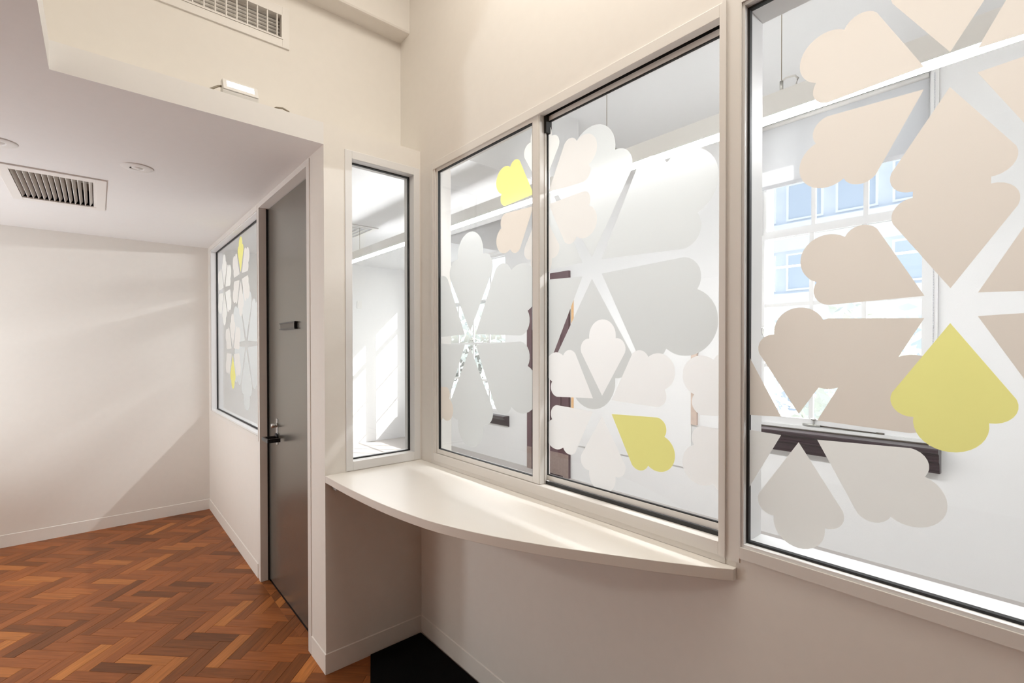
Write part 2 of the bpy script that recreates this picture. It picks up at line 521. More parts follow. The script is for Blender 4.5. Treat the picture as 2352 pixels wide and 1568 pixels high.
full_rect = [(-BL / 2 + GAP, -BW / 2 + GAP), (BL / 2 - GAP, -BW / 2 + GAP), (BL / 2 - GAP, BW / 2 - GAP), (-BL / 2 + GAP, BW / 2 - GAP)]
full_me = block_mesh(full_rect, 'parquet_block')
blocks = []
s45 = math.sqrt(0.5)
ROT = math.radians(-45)
def inside(p):
    x, y = p
    return -3.5 <= x <= XD and -3.0 <= y <= YF or XD <= x <= XW and -3.0 <= y <= YR or XD <= x <= XD + 0.045 and 2.45 <= y <= 3.37
rects = [(-3.5, XD, -3.0, YF), (XD, XW, -3.0, YR), (XD, XD + 0.048, 2.45, 3.37)]
for i in range(-90, 90):
    for j in range(-14, 14):
        for k in (0, 1):
            ox, oy = i * BW + j * 2 * BL, i * BW
            if k == 0: cx, cy, a = ox + BL / 2, oy + BW / 2, 0.0
            else: cx, cy, a = ox + BL + BW / 2, oy + BW - BL / 2, math.pi / 2
            # rotate the whole lattice by -45 degrees about a point in the corridor
            X = cx * math.cos(ROT) - cy * math.sin(ROT) + 0.142
            Y = cx * math.sin(ROT) + cy * math.cos(ROT) + 3.70
            A = a + ROT
            if not (-3.7 < X < 1.5 and -3.2 < Y < 5.45): continue
            ca, sa = math.cos(A), math.sin(A)
            poly = [(X + p[0] * ca - p[1] * sa, Y + p[0] * sa + p[1] * ca) for p in full_rect]
            if all(inside(p) for p in poly):
                blocks.append((X, Y, A, None)); continue
            for x0, x1, y0, y1 in rects:
                q = clip(clip(clip(clip(poly, 1, 0, x1), -1, 0, -x0), 0, 1, y1), 0, -1, -y0)
                if len(q) >= 3 and area(q) > 2e-4:
                    loc = [((p[0] - X) * ca + (p[1] - Y) * sa, -(p[0] - X) * sa + (p[1] - Y) * ca) for p in q]
                    blocks.append((X, Y, A, loc))
def rank(b):
    X, Y, A, loc = b
    if loc:
        ca, sa = math.cos(A), math.sin(A)
        mx = sum(p[0] for p in loc) / len(loc); my = sum(p[1] for p in loc) / len(loc)
        X, Y = X + mx * ca - my * sa, Y + mx * sa + my * ca
    v = in_view(X, Y)
    if v is None or not (-60 < v[0] < 1150 and v[1] < 1640): return None
    if X > XD + 0.15 and Y < YR - 0.05 and v[0] > 850: return None
    ar = area(loc) if loc else BW * BL
    return ar / v[2] ** 3
ranked = sorted([(rank(b), n) for n, b in enumerate(blocks) if rank(b) is not None], reverse=True)
singles = {n for _, n in ranked[:299]}
field = bmesh.new()
for n, (X, Y, A, loc) in enumerate(blocks):
    if n in singles:
        me = full_me if loc is None else block_mesh(loc, 'parquet_block')
        o = bpy.data.objects.new('parquet_block', me); C.objects.link(o)
        o.parent = fl
        o.location = (X, Y, random.uniform(-0.00025, 0.00025))
        o.rotation_euler = (random.uniform(-0.0012, 0.0012), random.uniform(-0.0006, 0.0006), A)
    else:
        ca, sa = math.cos(A), math.sin(A)
        pl = loc or full_rect
        vs = [[field.verts.new((X + p[0] * ca - p[1] * sa, Y + p[0] * sa + p[1] * ca, z)) for p in pl] for z in (-0.012, 0.0)]
        field.faces.new(vs[1])
        for q in range(len(pl)):
            r = (q + 1) % len(pl)
            field.faces.new([vs[0][q], vs[0][r], vs[1][r], vs[1][q]])
o = from_bm('parquet_field', field, MT['wood_field'], fl)
o['kind'] = 'stuff'

# black matting lying under the counter
mp = prism('floor_mat', [(0.995, 2.206), (XW - 0.012, 2.206), (XW - 0.012, 0.2), (0.62, 0.2), (0.60, 1.35)], 0.0008, 0.010, MT['mat_black'])
tag(mp, 'flat black floor mat under the curved white counter', 'mat')

# ------------------------------------------------------------------ baseboards
def baseboard(name, p0, p1, nrm, m=MT['wall'], h=0.095, t=0.004):
    """board from p0 to p1 (xy), standing on the wall face, nrm points into the room"""
    x0, y0 = p0; x1, y1 = p1; nx, ny = nrm
    prof = [(0, 0.0), (t, 0.0), (t, h - 0.003), (t - 0.003, h), (0, h)]
    bm = bmesh.new()
    A = [bm.verts.new((x0 + nx * a, y0 + ny * a, z)) for a, z in prof]
    B = [bm.verts.new((x1 + nx * a, y1 + ny * a, z)) for a, z in prof]
    bm.faces.new(A); bm.faces.new(B[::-1])
    for i in range(len(prof)):
        j = (i + 1) % len(prof)
        bm.faces.new([A[i], B[i], B[j], A[j]])
    o = from_bm(name, bm, m); o['kind'] = 'structure'
    return o
baseboard('baseboard_far', (-3.5, YF), (XD - 0.004, YF), (0, -1))
baseboard('baseboard_corridor', (XD, 3.44), (XD, YF), (-1, 0))
baseboard('baseboard_pillar', (XD, YR - 0.004), (XD, 2.405), (-1, 0))
baseboard('baseboard_return', (XD, YR), (XW - 0.004, YR), (0, -1))
baseboard('baseboard_right', (XW, -3.0), (XW, YR - 0.004), (-1, 0))

# ------------------------------------------------------------------ film petals
def arc(p, q, sag, n=10):
    """circular arc from p to q bulging to the left of p->q by sag"""
    (x0, y0), (x1, y1) = p, q
    dx, dy = x1 - x0, y1 - y0; c = math.hypot(dx, dy)
    R = (c * c / 4 + sag * sag) / (2 * abs(sag))
    mx, my = (x0 + x1) / 2, (y0 + y1) / 2
    nx, ny = -dy / c, dx / c
    s = 1 if sag > 0 else -1
    h = abs(sag) - R
    ox, oy = mx + nx * s * h, my + ny * s * h
    a0 = math.atan2(y0 - oy, x0 - ox); a1 = math.atan2(y1 - oy, x1 - ox)
    if s > 0:
        while a1 > a0: a1 -= 2 * math.pi
    else:
        while a1 < a0: a1 += 2 * math.pi
    return [(ox + R * math.cos(a0 + (a1 - a0) * i / n), oy + R * math.sin(a0 + (a1 - a0) * i / n)) for i in range(1, n)]

def petal_outline():
    S1, N1, N2, S2 = (0.145, -0.092), (0.193, -0.056), (0.193, 0.056), (0.145, 0.092)
    pts = [(0, 0), S1] + arc(S1, N1, -0.017, 8) + [N1] + arc(N1, N2, -0.064, 18) + [N2] + arc(N2, S2, -0.017, 8) + [S2]
    return pts
PETAL = petal_outline()

def petals(parent, xp, flowers, rect, x_ref=XW):
    """flowers: (cy, cz, scale, {angle: (material, layer)}) given on the plane x = x_ref as seen from the hall; rect: glass extents on xp"""
    k = xp / x_ref
    made = []
    for cy, cz, s, pet in flowers:
        for ang, (mname, layer) in pet.items():
            r0 = (0.0345 if ang % 180 == 90 else 0.0455) * (1.0 if s < 1.3 else 1.07)
            th = math.radians(ang)
            # y grows towards the left of the picture: angle 0 points to -y
            ex, ez = -math.cos(th), math.sin(th)
            fx, fz = math.sin(th), math.cos(th)
            poly = []
            for a, b in PETAL:
                a, b = a * s, b * s
                y = cy + ex * (r0 + a) + fx * b
                z = cz + ez * (r0 + a) + fz * b
                poly.append((y * k, CAM_H + (z - CAM_H) * k))
            q = clip(clip(clip(clip(poly, 1, 0, rect[1]), -1, 0, -rect[0]), 0, 1, rect[3]), 0, -1, -rect[2])
            if len(q) < 3 or area(q) < 2e-4: continue
            made.append((q, mname, layer))
    # film is one layer thick: where outlines overlap the upper petal is cut out of the lower one
    off = Vector(parent_origin(parent))
    made.sort(key=lambda t: t[2])
    vs, fs = [], []
    for q, mname, layer in made:
        if sum(q[i][0] * q[(i + 1) % len(q)][1] - q[(i + 1) % len(q)][0] * q[i][1] for i in range(len(q))) < 0:
            q = q[::-1]
        fs.append(list(range(len(vs), len(vs) + len(q))))
        vs.extend(Vector((a, b)) for a, b in q)
    ov, oe, of, _, _, orig = delaunay_2d_cdt(vs, [], fs, 1, 1e-6)
    owner = [max(o) if o else -1 for o in orig]
    x = xp - 0.0005
    for n, (q, mname, layer) in enumerate(made):
        bm = bmesh.new(); cache = {}
        for f, w in zip(of, owner):
            if w != n: continue
            for i in f:
                if i not in cache: cache[i] = bm.verts.new(Vector((x, ov[i][0], ov[i][1])) - off)
            try: bm.faces.new([cache[i] for i in f])
            except ValueError: pass
        if not bm.faces: bm.free(); continue
        bmesh.ops.dissolve_limit(bm, angle_limit=0.01, verts=bm.verts, edges=bm.edges)
        o = from_bm('petal', bm, MT[mname], parent)
        if mname == 'yellow': o['label'] = 'yellow film petal'
    return made

def hexa(m, layer=1, **over):
    d = {a: (m, layer) for a in (90, 30, -30, -90, -150, 150)}
    for k, v in over.items(): pass
    return d
def fl_(m, layer=1, only=None, repl=None):
    d = {a: (m, layer) for a in (90, 30, -30, -90, -150, 150) if only is None or a in only}
    for a, mm in (repl or {}).items(): d[a] = (mm, layer)
    return d

def glass(name, axis, a, u0, u1, v0, v1, parent, t=0.006, m=None):
    off = parent_origin(parent)
    bm = bmesh.new()
    if axis == 'x': add_box(bm, a, a + t, u0, u1, v0, v1, off)
    else: add_box(bm, u0, u1, a, a + t, v0, v1, off)
    return from_bm(name, bm, m or MT['glass'], parent)

# ------------------------------------------------------------------ window_1: sliding hatch window over the counter
w1 = root('window_1', (XW, 1.355, 0.933), kind='structure')
X0 = XW - 0.006
y0, y1, z0, z1 = 0.602, 2.108, 0.933, 2.427
# outer frame with a thin lip
boxes('frame', [(X0, 1.375, y1 - 0.022, y1, z0, z1), (X0 + 0.003, 1.375, y1 - 0.040, y1 - 0.022, z0 + 0.03, z1 - 0.02),
                (X0, 1.375, y0, y0 + 0.018, z0, z1), (X0, 1.375, y0 + 0.018, y1 - 0.022, z0 + 0.0, z0 + 0.038),
                (X0, X0 + 0.030, y0 + 0.018, y1 - 0.022, z1 - 0.036, z1), (X0 + 0.030, 1.375, y0 + 0.018, y1 - 0.022, z1 - 0.004, z1)],
      MT['frame'], w1, bevel=0.0012)
boxes('architrave', [(XW - 0.010, XW, y0 - 0.002, y0 + 0.008, z0, z1), (XW - 0.003, XW, 0.5645, y0 - 0.002, 0.93, 2.43)], MT['frame'], w1)
boxes('sill_strip', [(XW - 0.004, XW, y0, y1 - 0.0, 0.916, z0)], MT['frame'], w1)
# fixed left pane in the front track
f1 = ring('fixed_sash', 'x', XW + 0.002, XW + 0.028, 1.330, 2.066, z0 + 0.040, z1 - 0.034, 0.018, MT['frame'], w1, wl=0.036, wr=0.014, wt=0.016, wb=0.022, bevel=0.001)
XG1 = XW + 0.016
g1 = glass('glass_pane', 'x', XG1, 1.366, 2.052, 0.996, 2.377, w1)
ring('gasket', 'x', XW + 0.004, XG1 + 0.001, 1.365, 2.053, 0.994, 2.378, 0.004, MT['gasket'], w1)
# closing strip behind the mullion and dark track of the sliding pane
boxes('interlock', [(XW + 0.028, XW + 0.036, 1.322, 1.345, z0 + 0.04, z1 - 0.03), (XW + 0.004, XW + 0.026, 1.325, 1.330, z0 + 0.04, z1 - 0.03)], MT['frame'], w1)
boxes('track', [(XW + 0.030, XW + 0.034, y0 + 0.018, 1.33, z0 + 0.036, z0 + 0.050), (XW + 0.034, XW + 0.090, y0 + 0.018, 1.33, z0 + 0.036, z0 + 0.042),
                (XW + 0.055, XW + 0.062, y0 + 0.018, 1.33, z1 - 0.045, z1 - 0.004), (XW + 0.026, XW + 0.055, 1.312, 1.330, z1 - 0.10, z1 - 0.004)], MT['track'], w1)
# sliding sash in the rear track
XS = XW + 0.040
f2 = ring('sliding_sash', 'x', XS, XS + 0.018, y0 + 0.004, 1.345, z0 + 0.050, z1 - 0.034, 0.016, MT['frame'], w1, wt=0.018, wb=0.020, wl=0.014, wr=0.020, bevel=0.001)
XG2 = XS + 0.008
g2 = glass('glass_pane', 'x', XG2, y0 + 0.018, 1.326, z0 + 0.070, z1 - 0.052, w1)
ring('gasket', 'x', XS + 0.002, XG2 + 0.001, y0 + 0.017, 1.327, z0 + 0.069, z1 - 0.051, 0.005, MT['gasket'], w1)
E_ = (1.3165, 2.066)
petals(g1, XG1, [(1.776, 1.537, 1.76, fl_('grey', 0)),
                 (E_[0], E_[1] + 0.006, 1.0, fl_('cream', 1, None, {150: 'yellow', 90: 'pale', -150: 'beige'})),
                 (2.185, 1.325, 1.0, fl_('beige', 1, (-30,)))], (1.370, 2.048, 1.000, 2.373))
petals(g2, XG2, [(1.066, 1.773, 1.74, fl_('grey', 0)),
                 (E_[0] - 0.003, E_[1] - 0.006, 1.0, fl_('cream', 2, (30, -30, -90, 90), {90: 'pale'})),
                 (1.022, 1.3035, 1.0, fl_('white', 1, None, {-30: 'yellow'})),
                 (0.455, 1.295, 1.02, fl_('white', 1, (150, -150)))], (y0 + 0.022, 1.322, z0 + 0.074, z1 - 0.056))

# ------------------------------------------------------------------ window_2: big fixed pane
w2 = root('window_2', (XW, -0.4, 0.973), kind='structure')
ya, yb, za, zb = -1.40, 0.563, 0.973, 2.40
ring('frame', 'x', XW - 0.001, XW + WT, ya, yb, za, zb, 0.009, MT['frame_white'], w2, bevel=0.001)
ring('architrave', 'x', XW - 0.006, XW, ya - 0.03, yb + 0.0, za - 0.030, zb + 0.03, 0.030, MT['frame'], w2, wr=0.002)
XG3 = XW + 0.019
g3 = glass('glass_pane', 'x', XG3, ya + 0.011, yb - 0.011, za + 0.012, zb - 0.011, w2)
ring('gasket', 'x', XG3 - 0.004, XG3 + 0.009, ya + 0.008, yb - 0.008, za + 0.008, zb - 0.008, 0.007, MT['gasket'], w2)
petals(g3, XG3, [(0.1525, 1.5825, 1.0, fl_('beige', 1, None, {-90: 'yellow'})),
                 (0.1555, 2.0505, 1.0, fl_('beige', 1)),
                 (0.424, 1.305, 1.0, fl_('beige', 0, None, {-90: 'pale', -30: 'pale', -150: 'pale'}))], (ya + 0.02, yb - 0.016, za + 0.017, zb - 0.017))

# ------------------------------------------------------------------ window_3: narrow pane in the return wall
w3 = root('window_3', (1.08, YR, 0.918), kind='structure')
ring('frame', 'y', YR - 0.004, YR + 0.10, 0.882, 1.278, 0.918, 2.432, 0.034, MT['frame_white'], w3, wb=0.042, wt=0.038, bevel=0.0015)
g4 = glass('glass_pane', 'y', YR + 0.050, 0.917, 1.243, 0.961, 2.393, w3)
ring('gasket', 'y', YR + 0.044, YR + 0.060, 0.915, 1.245, 0.959, 2.395, 0.006, MT['gasket'], w3)

# ------------------------------------------------------------------ window_4: corridor window
w4 = root('window_4', (XD, 4.25, 0.932), kind='structure')
ring('frame', 'x', XD - 0.001, XD + 0.10, 3.41, 5.10, 0.932, 2.385, 0.010, MT['frame_white'], w4, bevel=0.001)
ring('architrave', 'x', XD - 0.006, XD, 3.40, 5.10, 0.900, 2.415, 0.030, MT['frame'], w4, wr=0.002, wl=0.010)
XG4 = XD + 0.045
g5 = glass('glass_pane', 'x', XG4, 3.421, 5.089, 0.944, 2.373, w4)
ring('gasket', 'x', XG4 - 0.004, XG4 + 0.010, 3.418, 5.092, 0.941, 2.376, 0.008, MT['gasket'], w4)
petals(g5, XG4, [(3.95, 1.53, 1.76, fl_('grey', 0)),
                 (4.12, 2.045, 1.05, fl_('cream', 1, None, {90: 'yellow'})),
                 (4.42, 1.475, 1.05, fl_('cream', 1, None, {-90: 'yellow'})),
                 (4.74, 2.0, 1.05, fl_('pale', 1))], (3.43, 5.08, 0.955, 2.362), x_ref=XG4)

# ------------------------------------------------------------------ door_1: satin dark corridor door
d1 = root('door_1', (XD, 2.91, 0), kind='structure')
boxes('door_frame', [(XD - 0.004, XD + 0.101, 3.37, 3.4055, 0, 2.4205), (XD - 0.004, XD + 0.101, 2.4075, 2.45, 0, 2.4205),
                     (XD - 0.004, XD + 0.101, 2.45, 3.37, 2.392, 2.4205)], MT['frame'], d1, bevel=0.001)
boxes('door_stop', [(XD + 0.040, XD + 0.055, 3.3675, 3.3699, 0, 2.391)], MT['gasket'], d1)
leaf = boxes('door_leaf', [(XD + 0.050, XD + 0.090, 2.452, 3.366, 0.012, 2.388)], MT['door'], d1)
xh = XD + 0.050
boxes('lock_plate', [(xh - 0.004, xh, 3.165, 3.195, 0.905, 1.065)], MT['steel'], d1, bevel=0.001)
tube('lock_cylinder', [(xh - 0.034, 3.18, 1.024), (xh, 3.18, 1.024)], 0.013, MT['steel'], d1, seg=20)
boxes('door_handle', [(xh - 0.085, xh - 0.010, 3.170, 3.190, 0.941, 0.961), (xh - 0.085, xh - 0.073, 3.065, 3.170, 0.939, 0.963), (xh - 0.073, xh - 0.012, 3.065, 3.078, 0.939, 0.963)], MT['black_metal'], d1, bevel=0.002)
tube('handle_rose', [(xh - 0.012, 3.18, 0.951), (xh, 3.18, 0.951)], 0.026, MT['black_metal'], d1, seg=24)
# sign holder with flared rails on the door
sg = boxes('door_sign', [(xh - 0.014, xh - 0.003, 2.79, 3.05, 1.613, 1.640)], MT['sign_metal'], d1)
boxes('sign_rail', [(xh - 0.017, xh, 2.772, 3.064, 1.640, 1.648), (xh - 0.017, xh, 2.772, 3.064, 1.606, 1.613)], MT['black_metal'], sg)
boxes('sign_end_pin', [(xh - 0.015, xh, 2.782, 2.788, 1.613, 1.640)], MT['black_metal'], sg)
sg['label'] = 'bronze sliding sign holder'

# ------------------------------------------------------------------ counter
ct = root('reception_counter', (1.05, 1.5, 0.0), 'curved white reception counter below the sliding hatch window', 'counter')
edge = [(XD, 2.204), (XD, 1.911), (0.804, 1.664), (0.839, 1.451), (0.868, 1.335), (0.926, 1.158), (0.992, 1.022), (1.086, 0.864), (1.152, 0.744), (1.223, 0.637), (1.266, 0.573)]
def catmull(P, n=6):
    out = []
    for i in range(len(P) - 1):
        p0, p1, p2, p3 = P[max(i - 1, 0)], P[i], P[i + 1], P[min(i + 2, len(P) - 1)]
        for k in range(n):
            t = k / n
            out.append(tuple(0.5 * (2 * p1[d] + (p2[d] - p0[d]) * t + (2 * p0[d] - 5 * p1[d] + 4 * p2[d] - p3[d]) * t * t + (3 * p1[d] - p0[d] - 3 * p2[d] + p3[d]) * t ** 3) for d in (0, 1)))
    out.append(P[-1])
    return out
edge = [(XD, 2.204), (0.786, 2.06), (0.790, 1.90), (0.804, 1.68), (0.834, 1.465), (0.870, 1.320), (0.926, 1.165), (0.994, 1.020), (1.074, 0.876), (1.149, 0.748), (1.218, 0.640), (1.266, 0.572)]
outline = catmull(edge) + [(XW - 0.001, 0.572), (XW - 0.001, 2.217), (XD, 2.217)]
top = prism('countertop', outline, 0.883, 0.915, MT['counter'], ct)
md = top.modifiers.new('edge', 'BEVEL'); md.width = 0.0015; md.segments = 2; md.limit_method = 'ANGLE'; md.angle_limit = math.radians(50)
boxes('bracket', [(0.815, 0.819, 2.165, 2.2165, 0.852, 0.883), (0.815, 0.845, 2.212, 2.2165, 0.852, 0.883)], MT['steel'], ct)
boxes('support_rail', [(1.25, XW - 0.001, 0.75, 2.15, 0.855, 0.883)], MT['counter_edge'], ct)

# ------------------------------------------------------------------ ceiling fixtures of the corridor
v1 = root('ceiling_vent', (-0.18, 3.855, ZC), 'white slatted air grille in the low corridor ceiling', 'vent')
ring('frame', 'z', ZC - 0.008, ZC + 0.002, -0.385, 0.045, 3.475, 4.10 + 0.13, 0.03, MT['vent'], v1, wr=0.045, wl=0.045, wt=0.065, wb=0.07, bevel=0.001)
boxes('inner_rail', [(0.0 - 0.012, 0.0, 3.545, 4.165, ZC - 0.006, ZC + 0.05)], MT['vent'], v1)
boxes('inner_rail', [(-0.355, -0.34, 3.545, 4.165, ZC - 0.006, ZC + 0.05)], MT['vent'], v1)
boxes('duct', [(-0.355, 0.0, 3.545, 4.165, ZC + 0.14, ZC + 0.15), (-0.357, -0.355, 3.545, 4.165, ZC, ZC + 0.15), (0.0, 0.002, 3.545, 4.165, ZC, ZC + 0.15),
               (-0.355, 0.0, 3.543, 3.545, ZC, ZC + 0.15), (-0.355, 0.0, 4.165, 4.167, ZC, ZC + 0.15)], MT['vent_dark'], v1)
ns = 14
sl_me = None
for i in range(ns):
    x = -0.333 + i * 0.0238
    bm = bmesh.new()
    add_box(bm, -0.0012, 0.0012, -0.31, 0.31, -0.013, 0.013)
    if sl_me is None:
        s = from_bm('slat', bm, MT['vent'], v1); sl_me = s.data
    else:
        bm.free(); s = new_obj('slat', sl_me, None, v1)
    s.location = (x + 0.18, 0, 0.008); s.rotation_euler = (0, math.radians(28), 0)

def downlight(x, y, label):
    r = root('downlight', (x, y, ZC), label, 'ceiling light', 'round fittings in the low corridor ceiling')
    lathe('rim', [(0.067, 0.0), (0.067, -0.004), (0.063, -0.006), (0.030, -0.0065), (0.027, -0.004), (0.027, 0.0)], MT['plastic'], r, loc=(x, y, ZC), seg=40)
    lathe('lens', [(0.0, -0.010), (0.014, -0.009), (0.023, -0.005), (0.027, -0.001)], MT['plastic'], r, loc=(x, y, ZC), seg=32)
    boxes('lens_slot', [(x - 0.030, x - 0.024, y + 0.0, y + 0.010, ZC - 0.0085, ZC - 0.006)], MT['gasket'], r)
    return r
downlight(0.160, 3.122, 'round white flush ceiling fitting between the slatted vent and the dark door')
downlight(-0.335, 3.14, 'round white ceiling fitting cut by the picture edge above the slatted vent')

# ------------------------------------------------------------------ wall grille
v2 = root('wall_vent', (0.19, YU, 3.01), 'long cream egg-crate air grille high on the upper wall', 'vent')
ring('frame', 'y', YU - 0.008, YU + 0.004, -0.335, 0.700, 2.914, 3.104, 0.032, MT['vent'], v2, wb=0.036, wt=0.036, bevel=0.001)
ring('inner_frame', 'y', YU - 0.011, YU + 0.02, -0.303, 0.671, 2.951, 3.067, 0.006, MT['vent'], v2)
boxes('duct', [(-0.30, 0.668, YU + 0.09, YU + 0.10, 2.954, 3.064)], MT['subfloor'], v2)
me_l = me_b = None
for i in range(7):
    bm = bmesh.new()
    for a in range(10):
        pass
    seg = 10
    if me_l is None:
        A = [bm.verts.new((-0.482, 0.009 * math.cos(2 * math.pi * k / seg), 0.0038 * math.sin(2 * math.pi * k / seg))) for k in range(seg)]
        B = [bm.verts.new((0.482, 0.009 * math.cos(2 * math.pi * k / seg), 0.0038 * math.sin(2 * math.pi * k / seg))) for k in range(seg)]
        for k in range(seg): bm.faces.new([A[k], A[(k + 1) % seg], B[(k + 1) % seg], B[k]])
        bm.faces.new(A); bm.faces.new(B[::-1])
        s = from_bm('louvre', bm, MT['vent'], v2, True); me_l = s.data
    else:
        bm.free(); s = new_obj('louvre', me_l, None, v2)
    s.location = (-0.006, 0.028, -0.051 + 0.0165 * i); s.rotation_euler = (math.radians(-30), 0, 0)
for i in range(23):
    bm = bmesh.new()
    add_box(bm, -0.0022, 0.0022, -0.009, 0.003, -0.056, 0.056)
    if me_b is None:
        s = from_bm('vertical_bar', bm, MT['vent'], v2); me_b = s.data
    else:
        bm.free(); s = new_obj('vertical_bar', me_b, None, v2)
    s.location = (-0.48 + 0.0415 * (i + 0.55), 0.0, 0)

# ------------------------------------------------------------------ floodlight on the ledge
fd = root('floodlight', (0.455, 2.262, ZL), 'small white LED floodlight lit on the ledge above the low ceiling', 'lamp')
bw = 0.066
bm = bmesh.new()
# wedge housing with face tilted back
pf = [(-0.030, 0.0), (-0.036, 0.012), (-0.012, 0.066), (0.012, 0.066), (0.020, 0.010), (0.016, 0.0)]
A = [bm.verts.new((-bw, y, z + 0.004)) for y, z in pf]; B = [bm.verts.new((bw, y, z + 0.004)) for y, z in pf]
bm.faces.new(A); bm.faces.new(B[::-1])
for i in range(len(pf)):
    j = (i + 1) % len(pf); bm.faces.new([A[i], B[i], B[j], A[j]])
h = from_bm('housing', bm, MT['plastic'], fd)
md = h.modifiers.new('edge', 'BEVEL'); md.width = 0.003; md.segments = 2
n_ = Vector((0, -0.054, 0.024)).normalized(); t_ = Vector((0, 0.024, 0.054)).normalized()
c_ = Vector((0, -0.024, 0.043))
def tilt(name, hw, lo, hi, d0, d1, m, par):
    bm = bmesh.new(); vs = []
    for d in (d0, d1):
        for sx, tz in ((-hw, lo), (hw, lo), (hw, hi), (-hw, hi)):
            vs.append(bm.verts.new(c_ + Vector((sx, 0, 0)) + t_ * tz + n_ * d))
    for f in ((0, 1, 2, 3), (7, 6, 5, 4), (0, 4, 5, 1), (1, 5, 6, 2), (2, 6, 7, 3), (3, 7, 4, 0)): bm.faces.new([vs[i] for i in f])
    return from_bm(name, bm, m, par)
tilt('lens', 0.050, -0.010, 0.019, 0.0015, 0.003, MT['flood'], fd)
def bezel():
    off = parent_origin(fd)
    bm = bmesh.new()
    def bx(xa, xb, ta, tb):
        vs = []
        for d in (0.0015, 0.005):
            for sx, tz in ((xa, ta), (xb, ta), (xb, tb), (xa, tb)):
                vs.append(bm.verts.new(c_ + Vector((sx, 0, 0)) + t_ * tz + n_ * d))
        for f in ((0, 1, 2, 3), (7, 6, 5, 4), (0, 4, 5, 1), (1, 5, 6, 2), (2, 6, 7, 3), (3, 7, 4, 0)): bm.faces.new([vs[i] for i in f])
    bx(-0.064, -0.050, -0.026, 0.026); bx(0.050, 0.064, -0.026, 0.026); bx(-0.050, 0.050, -0.026, -0.010); bx(-0.050, 0.050, 0.019, 0.026)
    return from_bm('bezel', bm, MT['plastic'], fd)
bezel()
cb = tube('power_cable', [(0.389, 2.256, ZL + 0.040), (0.378, 2.254, ZL + 0.036), (0.362, 2.25, ZL + 0.022), (0.345, 2.246, ZL + 0.008), (0.32, 2.26, ZL + 0.005), (0.20, 2.38, ZL + 0.005), (0.16, 2.40, ZL + 0.005)], 0.0042, MT['cable'])
tag(cb, 'grey power cable bending down beside the floodlight onto the ledge', 'cable')
pts = [(0.555, 2.36, ZL + 0.005), (0.575, 2.27, ZL + 0.006), (0.590, 2.235, ZL + 0.010), (0.615, 2.228, ZL + 0.013), (0.640, 2.235, ZL + 0.009), (0.66, 2.27, ZL + 0.006), (0.68, 2.36, ZL + 0.005)]
cb = tube('cable_loop', catmull(pts, 5) if False else pts, 0.004, MT['cable'])
tag(cb, 'low loop of dark cable peeping over the ledge edge', 'cable')

# ------------------------------------------------------------------ office: pendant linear light
pl = root('pendant_light', (2.15, 2.0, 2.45), 'long slim white linear pendant light glowing in the office behind the glass', 'ceiling light')
boxes('body', [(2.13, 2.17, -1.6, 5.25, 2.467, 2.556)], MT['plastic'], pl)
boxes('diffuser', [(2.135, 2.165, -1.6, 5.25, 2.4467, 2.467)], MT['led'], pl)
for yy in (-1.2, 0.78, 1.68):
    c1 = tube('suspension_cable', [(2.15, yy, 2.556), (2.15, yy, 3.43)], 0.0018, MT['cable'], pl, seg=8)
    lp = [(2.15, yy - 0.0, 2.60), (2.15, yy - 0.02, 2.608), (2.15, yy - 0.05, 2.603), (2.15, yy - 0.062, 2.588), (2.15, yy - 0.055, 2.566), (2.15, yy - 0.045, 2.556)]
    tube('feed_cable', lp, 0.004, MT['plastic'], c1, seg=8)
    tube('cable_gripper', [(2.15, yy, 2.556), (2.15, yy, 2.60)], 0.007, MT['steel'], c1, seg=12)
for yy in (3.3, 5.0):
    tube('suspension_cable', [(2.15, yy, 2.556), (2.15, yy, 2.80)], 0.0018, MT['cable'], pl, seg=8)

# office ceiling diffuser
df = root('ceiling_diffuser', (2.02, 5.2, 2.80), 'square white ceiling air diffuser seen through the narrow window', 'vent')
for k, (hw, zd) in enumerate(((0.30, 0.010), (0.225, 0.006), (0.165, 0.010), (0.105, 0.014))):
    ring('diffuser_ring', 'z', 2.80 - zd, 2.80, 2.02 - hw, 2.02 + hw, 5.2 - hw, 5.2 + hw, 0.045 if k == 0 else 0.028, MT['plastic'], df)
boxes('core_plate', [(1.96, 2.08, 5.14, 5.26, 2.788, 2.80)], MT['plastic'], df)
boxes('throat', [(1.775, 2.265, 4.955, 5.445, 2.799, 2.7998)], MT['panel_grey'], df)

sw = root('light_switch', (3.127, YO, 2.178), 'small white wall plate on the sunlit end wall behind the narrow window', 'switch')
boxes('plate', [(3.09, 3.165, YO - 0.008, YO, 2.12, 2.235)], MT['plastic'], sw, bevel=0.002)
boxes('rocker', [(3.115, 3.14, YO - 0.012, YO - 0.008, 2.155, 2.20)], MT['plastic'], sw)

